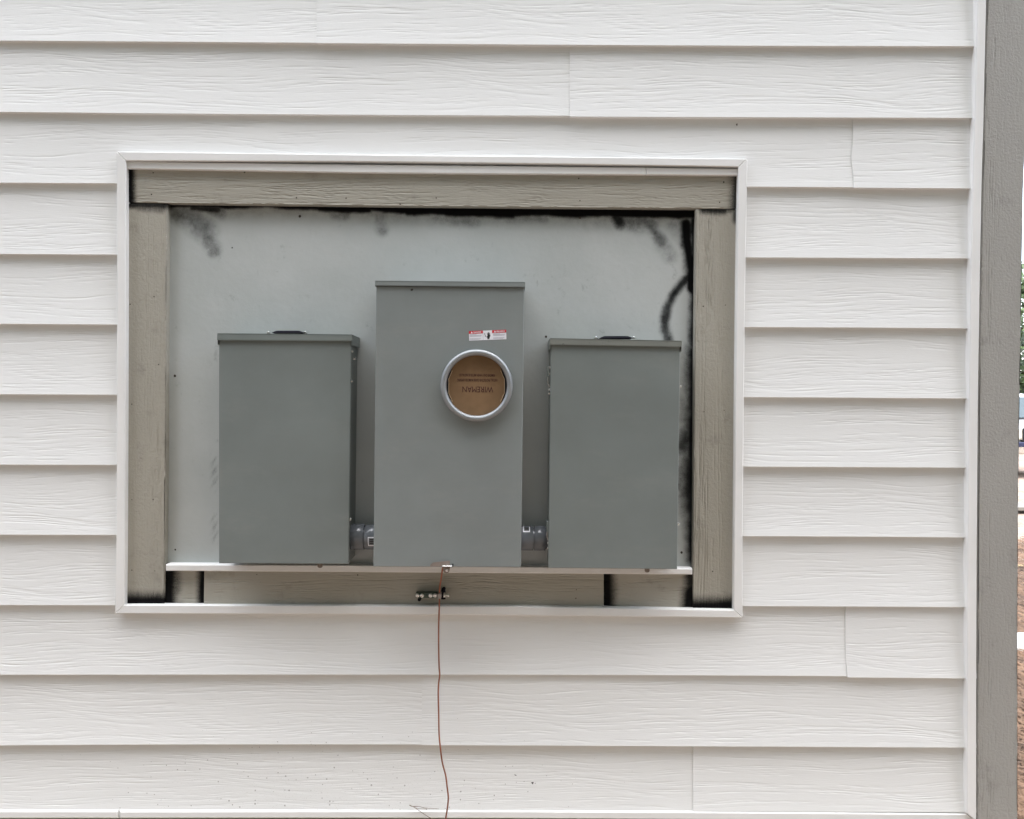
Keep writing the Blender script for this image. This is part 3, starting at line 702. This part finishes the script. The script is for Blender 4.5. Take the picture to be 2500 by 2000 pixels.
fplate(bm, P, Ym-.002, .0012); lt = obj('seal_tab', bm, M_tab, hp)
bm = bmesh.new(); c = at(1091,1393,Ym-.0035); lathe(bm, [(.0036,.0008),(.0036,0),(.0028,-.0004),(0,-.0004)], c, 'Y', 16); obj('seal_eyelet', bm, M_zinc, lt)
# drain tabs under the breaker boxes
for root, x, y in ((LB,781,1383),(RB,1580,1394)):
    bm = bmesh.new(); P = [(x-6,y-6),(x+6,y-6)]+[(x+6*math.cos(a),y+4*math.sin(a)) for a in np.linspace(.1,math.pi-.1,8)]
    fplate(bm, P, -.05, .0015); obj('bottom_tab', bm, M_tab, root)

# ------------------------------------------------ conduit nipples between the boxes
def conduit(name, xa, xb, parts, yc, label):
    Yc_ = -.015; c = at((xa+xb)/2, yc, Yc_); s_ = (DIST+Yc_)/FPX
    root = tag(empty(name, tuple(c)), label, 'conduit', 'short grey conduits joining the boxes')
    for nm, x0, x1, r in parts:
        X0, X1 = at(x0, yc, Yc_)[0], at(x1, yc, Yc_)[0]; bm = bmesh.new(); R = r*s_; e = .0007
        lathe(bm, [(0,X0-c[0]),(R-e,X0-c[0]),(R,X0-c[0]+e),(R,X1-c[0]-e),(R-e,X1-c[0]),(0,X1-c[0])], c, 'X', 64)
        for f in bm.faces: f.smooth = abs(f.normal.x) < .3
        o = obj(nm, bm, M_pvc, root)
        for p in o.data.polygons: p.use_smooth = abs(p.normal.x) < .3
    return root, c, s_
cA, ca_, sA_ = conduit('conduit_joint', 850, 922, (('coupling',859,891,31.5),('pipe_collar',893,925,30.5),('pipe',845,930,25.5)), 1311, 'short grey plastic conduit joining left breaker box to meter box')
cB, cb_, sB_ = conduit('conduit_joint', 1265, 1340, (('pipe_collar',1262,1301.5,30),('coupling',1304,1331,30),('pipe',1258,1346,25.5)), 1314, 'short grey plastic conduit joining meter box to right breaker box')
def curved_label(root, c, s_, R, x0, x1, y0, y1):
    """printed label wrapped on the pipe, bars inside a pale frame"""
    def P(x, y, d):
        X = at(x, y, -.04)[0]; z = at(x, y, -.045)[2]; dz = max(-R*.98, min(R*.98, z-c[2]))
        return Vector((X, c[1]-math.sqrt(max(0,(R+d)**2-dz*dz)), c[2]+dz))
    def patch(name, a0, a1, b0, b1, d, mat, par):
        bm = bmesh.new(); n = 8; rows = [[bm.verts.new(P(a0+(a1-a0)*i/2, b0+(b1-b0)*k/n, d)) for i in range(3)] for k in range(n+1)]
        for k in range(n):
            for i in range(2): bm.faces.new((rows[k][i],rows[k][i+1],rows[k+1][i+1],rows[k+1][i]))
        return obj(name, bm, mat, par)
    l = patch('pipe_label', x0, x1, y0, y1, .0003, M_white, root)
    patch('label_field', x0+2, x1-2, y0+2.5, y1-2.5, .0006, M_pvc, l)
    for k in range(3):
        yy = y0+5+k*(y1-y0-9)/3; patch('label_bar', x0+4, x1-3, yy, yy+2.6, .0009, M_black, l)
curved_label(cA, ca_, sA_, 30.5*sA_, 899, 918, 1311, 1334)
curved_label(cB, cb_, sB_, 30*sB_, 1277, 1294, 1285.5, 1300)

# ------------------------------------------------ ground wire and ground bar
cW = at(1075, 1440, -.035)
wire_px = [(1083,1378,-.060),(1080,1392,-.062),(1077.5,1410,-.05),(1074,1432,-.040),(1073,1452,-.036),(1072.5,1480,-.038),(1071,1530,-.042),(1071,1580,-.045),(1072,1625,-.046),(1073.5,1648,-.046),
           (1071,1668,-.046),(1070,1695,-.046),(1071,1740,-.046),(1072,1790,-.046),(1075,1825,-.046),(1080,1862,-.046),(1088,1893,-.046),(1091.5,1920,-.046),(1094.5,1948,-.046),(1092,1975,-.046),(1088,2002,-.046),(1083,2060,-.05),(1090,2150,-.06),(1086,2300,-.05)]
def catmull(P, n=8):
    P = [Vector(p) for p in P]; P = [P[0]]+P+[P[-1]]; out = []
    for i in range(1, len(P)-2):
        a,b,c,d = P[i-1:i+3]
        for k in range(n):
            t = k/n; out.append(.5*((2*b)+(c-a)*t+(2*a-5*b+4*c-d)*t*t+(3*b-a-3*c+d)*t**3))
    out.append(P[-2]); return out
bm = bmesh.new(); tube(bm, catmull([at(*p) for p in wire_px]), .0020, 10)
wire = obj('ground_wire', bm, M_copper, loc=tuple(cW), smooth=True)
tag(wire, 'thin bare copper wire hanging from under the meter box down the wall', 'wire')
Yb_ = -.012; cb0 = at(1050, 1453, Yb_)
bar = tag(empty('grounding_bar', (cb0[0], .010, cb0[2])), 'small dark metal grounding bar with screws on the taupe board, wire through it', 'grounding bar')
bm = bmesh.new(); a, b = Pt(1015,1446,Yb_), Pt(1070,1461,Yb_); box(bm, a.x, b.x, Yb_, Yb_+.012, b.z, a.z, .0015, 2)
box(bm, b.x-.002, b.x+.008, Yb_-.004, Yb_+.012, b.z+.001, a.z-.001, .001); body = obj('bar_body', bm, M_bar, bar)
for x in (1019.5, 1030.5, 1051.5, 1062.5):
    bm = bmesh.new(); c = at(x, 1453.5, Yb_); lathe(bm, [(.0052,.001),(.0052,-.0035),(.0040,-.0052),(.0018,-.0048),(0,-.0040)], c, 'Y', 14); obj('screw', bm, M_zinc, body, smooth=True)
bm = bmesh.new(); c = at(1041.5, 1453, Yb_); lathe(bm, [(.0016,-.0003),(0,-.0003)], c, 'Y', 10); obj('screw_hole', bm, M_cond, body)
bm = bmesh.new(); c = Pt(1073.5,1453,-.032); box(bm, c.x-.0045, c.x+.0045, -.044, -.012, c.z-.0065, c.z+.0065, .001); obj('wire_clamp', bm, simple('tin_clamp',(.32,.29,.27),.4,.8), bar)
bm = bmesh.new(); c = Pt(1082.5,1455,-.012); tube(bm, [c+Vector((0,.0,-.008)), c+Vector((0,0,.012)), c+Vector((0,0,.020))], [.0055,.0055,.004], 12); obj('bar_post', bm, M_dark, bar)
bm = bmesh.new(); c = at(1087,1453,-.018); lathe(bm, [(.0065,-.004),(.0065,.0),(.0030,.001),(.0030,.006),(.0052,.0065),(.0052,.010),(0,.0105)], c, 'X', 14); obj('bolt', bm, M_zinc, bar)
bm = bmesh.new(); c = at(1024.5,1462.5,-.001); lathe(bm, [(0,-.010),(.0042,-.009),(.0042,.010)], c, 'Y', 12); obj('bar_foot', bm, M_dark, bar)
bm = bmesh.new(); c = at(1083,1440,-.004); lathe(bm, [(0,-.006),(.0045,-.005),(.0045,.013)], c, 'Y', 12); obj('bar_foot', bm, M_dark, bar)

# ------------------------------------------------ bits caught on the wall
M_needle = simple('dry_needle', (.13,.085,.05), .7, var=.3, vscale=50)
bm = bmesh.new()
tube(bm, catmull([at(999.5,1965.5,-.010), at(1008,1969,-.010), at(1022,1969,-.008), at(1040,1973,-.008), at(1072,1975,-.007)],4), [.0011]*4+[.0009]*4+[.0006]*8+[.0003], 5)
tube(bm, catmull([at(1008,1969,-.010), at(1020,1974,-.009), at(1042,1975,-.007)],4), .0005, 5)
tube(bm, catmull([at(1010,1970,-.010), at(1030,1984,-.012), at(1045,1994,-.016), at(1058,2001,-.018)],4), .0007, 5)
o = obj('pine_needles', bm, M_needle, loc=tuple(at(1000,1966,-.009))); tag(o, 'dry pine needle cluster caught on the bottom trim left of the copper wire', 'pine needles')
def bit(P, label, Y=-.001):
    bm = bmesh.new(); fplate(bm, P, Y-.0015, .0012); c = at(*P[0], Y)
    o = obj('leaf_scrap', bm, M_hole, loc=tuple(c)); tag(o, label, 'leaf scrap', 'dark scraps stuck to the siding')
bit([(1296,1911),(1303,1909.5),(1301,1916),(1299,1913)], 'tiny dark arrow shaped scrap stuck low on the siding right of the wire')
bit([(1255,1891),(1259,1892),(1262,1895),(1258,1893.5)], 'tiny dark sliver stuck on the siding, upper left of the arrow shaped scrap')
bit([(1797,304.5),(1799.5,301),(1800.5,304),(1800,307)], 'tiny dark speck stuck on the siding above the recess right corner', .010)

# ------------------------------------------------ yard beyond the corner
M_straw = simple('pine_straw', (.19,.115,.068), .8, var=.5, vscale=3)
def straw():
    n = 42000; V = []; F = []
    for k in range(n):
        d = 2.6+random.random()**1.6*6.5; dd = d
        X = dd*random.uniform(.54,.98); Y = dd-DIST
        if X < XC+.03 and Y > -.1: X = XC+.05+random.random()*.2
        a = random.uniform(0, math.pi); L = random.uniform(.06,.14); wd = random.uniform(.0012,.0024)*(1+dd*.12)
        z = random.uniform(.001,.02); lift = random.uniform(0,.03); c, s = math.cos(a), math.sin(a); bow = random.uniform(-.02,.02)
        b = len(V)
        for u in (-.5, 0, .5):
            px, py = X+c*L*u-s*bow*(1-4*u*u), Y+s*L*u+c*bow*(1-4*u*u); zz = z+lift*(u+.5)
            V.append((px-s*wd, py+c*wd, zz)); V.append((px+s*wd, py-c*wd, zz+wd*.8))
        F.append((b,b+1,b+3,b+2)); F.append((b+2,b+3,b+5,b+4))
    me = bpy.data.meshes.new('pine_straw'); me.from_pydata(V, [], F); return me
tag(obj('pine_straw', straw(), M_straw), 'loose brown pine straw scattered over the red clay', 'pine straw', kind='stuff')
def plank(name, px0, px1, y0, y1, mat, label, cat, hgt=.04, ang=0, L=1.8):
    """board lying on the ground at the distance its pixels give"""
    def gnd(x, y):
        d = RM @ np.array([(x-1250)/FPX, 1.0, -(y-1000)/FPX]); t = (CAMZ-.0)/-d[2]; return C0+t*d
    a, b = gnd(px0, y1), gnd(px0, y0); bm = bmesh.new()
    wdt = abs(b[1]-a[1]); box(bm, 0, L, 0, wdt, 0, hgt, .004)
    bmesh.ops.rotate(bm, verts=bm.verts, cent=(0,0,0), matrix=Matrix.Rotation(ang,3,'Z')); bmesh.ops.translate(bm, verts=bm.verts, vec=(a[0],a[1],.012))
    tag(obj(name, bm, mat, loc=(a[0],a[1],.012)), label, cat)
M_wplank = simple('white_board', (.80,.79,.76), .5, var=.04); M_gplank = simple('weathered_board', (.22,.20,.17), .7, var=.15); M_yel = simple('yellow_strip', (.36,.25,.09), .6, var=.1)
plank('white_board', 2478, 2500, 1562, 1598, M_wplank, 'white board lying on the pine straw, nearest board beyond the corner', 'board', .03, .06)
plank('grey_board', 2482, 2500, 1237, 1249, M_gplank, 'weathered grey board lying on bare clay between truck and yellow strip', 'board', .05, -.05, 3)
plank('yellow_strip', 2482, 2500, 1385, 1390, M_yel, 'thin yellow strip lying on the clay between white board and grey board', 'strip', .012, .01, 2.2)

# parked truck, front towards us
def truck():
    X0, Yf, W = 10.34, 15.0, 1.95
    T = tag(empty('pickup_truck', (X0+W/2, Yf+2.6, 0)), 'silver pickup truck parked on red clay beyond the corner board, front towards us', 'truck')
    silver = simple('silver_paint', (.50,.50,.49), .25, .35, var=.03); glass = simple('windshield_glass', (.05,.075,.08), .12, 0, spec=.5); chrome = simple('chrome', (.8,.8,.78), .12, 1)
    tyre = simple('tyre_rubber', (.015,.015,.015), .8); amber = simple('lamp_glass', (.7,.62,.5), .1); navy = simple('dark_blue_plastic', (.015,.02,.06), .4)
    def prism(name, prof, x0, x1, mat, par=T, bev=.03, taper=0):
        bm = bmesh.new(); A = [bm.verts.new((x0+taper*max(0,z-1.15), Yf+y, z)) for y,z in prof]; B = [bm.verts.new((x1-taper*max(0,z-1.15), Yf+y, z)) for y,z in prof]; n = len(prof)
        bm.faces.new(A[::-1]); bm.faces.new(B)
        for k in range(n): bm.faces.new((A[k],A[(k+1)%n],B[(k+1)%n],B[k]))
        bmesh.ops.recalc_face_normals(bm, faces=bm.faces)
        if bev: bmesh.ops.bevel(bm, geom=list(bm.edges), offset=bev, segments=2, affect='EDGES')
        return obj(name, bm, mat, par)
    body = prism('body', [(.12,.48),(.08,.98),(.16,1.12),(1.35,1.20),(5.3,1.22),(5.35,.55),(4.6,.5),(1.4,.42)], X0, X0+W, silver)
    prism('cab', [(1.25,1.19),(1.95,1.74),(2.1,1.79),(3.5,1.79),(3.75,1.70),(3.85,1.21)], X0+.04, X0+W-.04, silver, taper=.22)
    bm = bmesh.new(); v = [bm.verts.new(p) for p in ((X0+.12,Yf+1.27,1.235),(X0+W-.12,Yf+1.27,1.235),(X0+W-.20,Yf+1.87,1.70),(X0+.20,Yf+1.87,1.70))]; f = bm.faces.new(v)
    r = bmesh.ops.extrude_face_region(bm, geom=[f]); [setattr(q.co,'y',q.co.y-.03) for q in r['geom'] if isinstance(q,bmesh.types.BMVert)]; obj('windshield', bm, glass, T)
    for s in (0,1):
        bm = bmesh.new(); xx = X0+.10 if s==0 else X0+W-.10; box(bm, xx-.01, xx+.01, Yf+2.05, Yf+3.4, 1.28, 1.64, .01); obj('side_window', bm, glass, T)
        bm = bmesh.new(); xs = X0-.16 if s==0 else X0+W; box(bm, xs, xs+.16, Yf+1.45, Yf+1.55, 1.22, 1.40, .02); obj('mirror', bm, navy, T)
        hx = X0+.06 if s==0 else X0+W-.42
        bm = bmesh.new(); box(bm, hx, hx+.36, Yf-.0, Yf+.1, .80, 1.00, .015); hl = obj('headlight', bm, amber, T)
        bm = bmesh.new(); box(bm, hx-.02, hx+.38, Yf+.01, Yf+.09, .78, 1.02, .01); obj('headlight_frame', bm, chrome, hl)
        for yy in (.95, 4.35):
            wx = X0+.02 if s==0 else X0+W-.26
            bm = bmesh.new(); lathe(bm, [(.24,0),(.36,.0),(.385,.03),(.385,.21),(.36,.24),(.24,.24)], (wx,Yf+yy,.385), 'X', 28); wh = obj('wheel', bm, tyre, T)
            bm = bmesh.new(); lathe(bm, [(.25,.04),(.22,.08),(.08,.10),(0,.10)] if s==0 else [(.25,.20),(.22,.16),(.08,.14),(0,.14)], (wx,Yf+yy,.385), 'X', 24); obj('rim', bm, chrome, wh)
    bm = bmesh.new(); box(bm, X0+.44, X0+W-.44, Yf+.0, Yf+.1, .74, 1.03, .01); g = obj('grille', bm, tyre, T)
    for k in range(5): bm = bmesh.new(); z = .78+k*.055; box(bm, X0+.46, X0+W-.46, Yf-.02, Yf+.02, z, z+.015, .003); obj('grille_bar', bm, chrome, g)
    bm = bmesh.new(); box(bm, X0+.0, X0+W, Yf-.16, Yf+.12, .50, .70, .03, 2); bp_ = obj('bumper', bm, chrome, T)
    bm = bmesh.new(); box(bm, X0-.01, X0+W+.01, Yf-.175, Yf-.05, .64, .745, .02, 2); obj('bumper_pad', bm, navy, bp_)
    bm = bmesh.new()
    for yy in (2.2, 2.8, 3.4): box(bm, X0+.22, X0+W-.22, Yf+yy, Yf+yy+.05, 1.86, 1.90, .008)
    for xx in (.22, W-.27): box(bm, X0+xx, X0+xx+.05, Yf+2.15, Yf+3.5, 1.80, 1.86, .008)
    obj('roof_rack', bm, M_dark, T)
truck()

# trees beyond the yard
M_bark = simple('bark', (.11,.08,.055), .9, var=.3, vscale=20)
def leafmat(name, a, b):
    g = N(name); oi = g.n('ShaderNodeNewGeometry'); v = g.noise(g.coord((1,1,1)), 1.2, 3); r = g.math('ADD', g.math('MULTIPLY', oi.outputs['Random Per Island'], .6), g.math('MULTIPLY', v, .5), clamp=True)
    g.l(g.mix(r, a, b), g.b.inputs['Base Color']); g.b.inputs['Roughness'].default_value = .6; return g.m
M_leafs = [leafmat('broadleaf', (.035,.06,.02), (.10,.15,.045)), leafmat('pine_foliage', (.02,.04,.018), (.055,.09,.035))]
def tree(x, y, h, spread, kind, label, low=.25, n=8500):
    r = random.Random(int(x*100+y)); T = tag(empty('pine_tree' if kind else 'leafy_tree', (x,y,0)), label, 'tree', 'trees beyond the yard')
    bm = bmesh.new(); pts = [(x+r.uniform(-.1,.1)*k, y+r.uniform(-.1,.1)*k, h*.95*k/6) for k in range(7)]
    tube(bm, pts, [h*.022*(1-.13*k) for k in range(7)], 10)
    cl = []
    for k in range(18):
        u = low+(1-low)*k/18; a = r.uniform(0,6.28); L = spread*(1.15-u if kind else math.sin(math.pi*min(.95,(u-low)/(1-low)*.8+.15)))*r.uniform(.6,1.05)
        b0 = Vector(pts[min(5,int(u*6))]); b0.z = h*u*.92; e = b0+Vector((math.cos(a)*L, math.sin(a)*L, L*.35))
        tube(bm, [b0, b0.lerp(e,.5)+Vector((0,0,.1)), e], [.05,.035,.012], 5); cl += [(e, L*.45+.35), (b0.lerp(e,.6), L*.4+.3)]
    obj('trunk', bm, M_bark, T)
    V = []; F = []
    for k in range(n):
        c, R = cl[r.randrange(len(cl))]; d = Vector((r.gauss(0,1),r.gauss(0,1),r.gauss(0,.7)))*R*.45; p = c+d
        u = Vector((r.gauss(0,1),r.gauss(0,1),r.gauss(0,1))).normalized(); w_ = u.orthogonal().normalized(); s = r.uniform(.06,.16); t = s*(.25 if kind else .6)
        b = len(V); V += [tuple(p-u*s), tuple(p+w_*t), tuple(p+u*s), tuple(p-w_*t)]; F.append((b,b+1,b+2,b+3))
    me = bpy.data.meshes.new('crown'); me.from_pydata(V, [], F); obj('crown', me, M_leafs[kind], T)
tree(19.3, 27, 7.6, 2.6, 0, 'leafy green tree nearest behind the parked truck')
tree(24.5, 31, 11, 3.0, 1, 'tall dark pine to the right behind the truck')
tree(24.0, 38, 9, 3.6, 0, 'broad green tree farther back between the two pines')
tree(29.5, 29, 10, 3.2, 0, 'tall leafy tree well right of the truck')
tree(31, 42, 13, 3.2, 1, 'tallest pine far back on the right')
tree(21.2, 25, 3.4, 2.2, 0, 'low round bushy tree beside the truck tail', .1, 7000)
tree(20.8, 33, 5.0, 3.2, 1, 'squat dark evergreen behind the low bushy tree', .05, 6000)
tree(26.5, 27, 4.2, 2.8, 0, 'short spreading tree in front of the tall leafy tree', .1, 7000)

# unseen trees added behind the camera to close off the front and low sky
def sky_block_woods():
    r = random.Random(3); V = []; F = []
    def card(p, s):
        u = Vector((r.gauss(0,1),r.gauss(0,1),r.gauss(0,1))).normalized(); w_ = u.orthogonal().normalized(); b = len(V)
        V.extend([tuple(p-u*s), tuple(p+w_*s*.7), tuple(p+u*s), tuple(p-w_*s*.7)]); F.append((b,b+1,b+2,b+3))
    for k in range(64):
        near = k < 40
        a = math.radians(r.uniform(-52, 52)) if near else math.radians(r.choice((-1,1))*r.uniform(55, 100)); R = r.uniform(7, 9.5) if near else r.uniform(15, 20); cx_, cy_ = R*math.sin(a), -2-R*math.cos(a); h = r.uniform(15, 19) if near else r.uniform(5, 9)
        for q in range(700):
            z = h*(.06+.94*r.random()); rr = (1.0+1.9*math.sin(math.pi*min(1, z/h)))*r.random()**.5; t = r.uniform(0, 6.28)
            card(Vector((cx_+rr*math.cos(t), cy_+rr*math.sin(t), z)), r.uniform(.18,.42))
    me = bpy.data.meshes.new('sky_block_woods'); me.from_pydata(V, [], F); return me
tag(obj('sky_block_woods', sky_block_woods(), M_leafs[0]), 'unseen green foliage added in front of the house to block the low sky', 'sky_block_woods', kind='stuff')
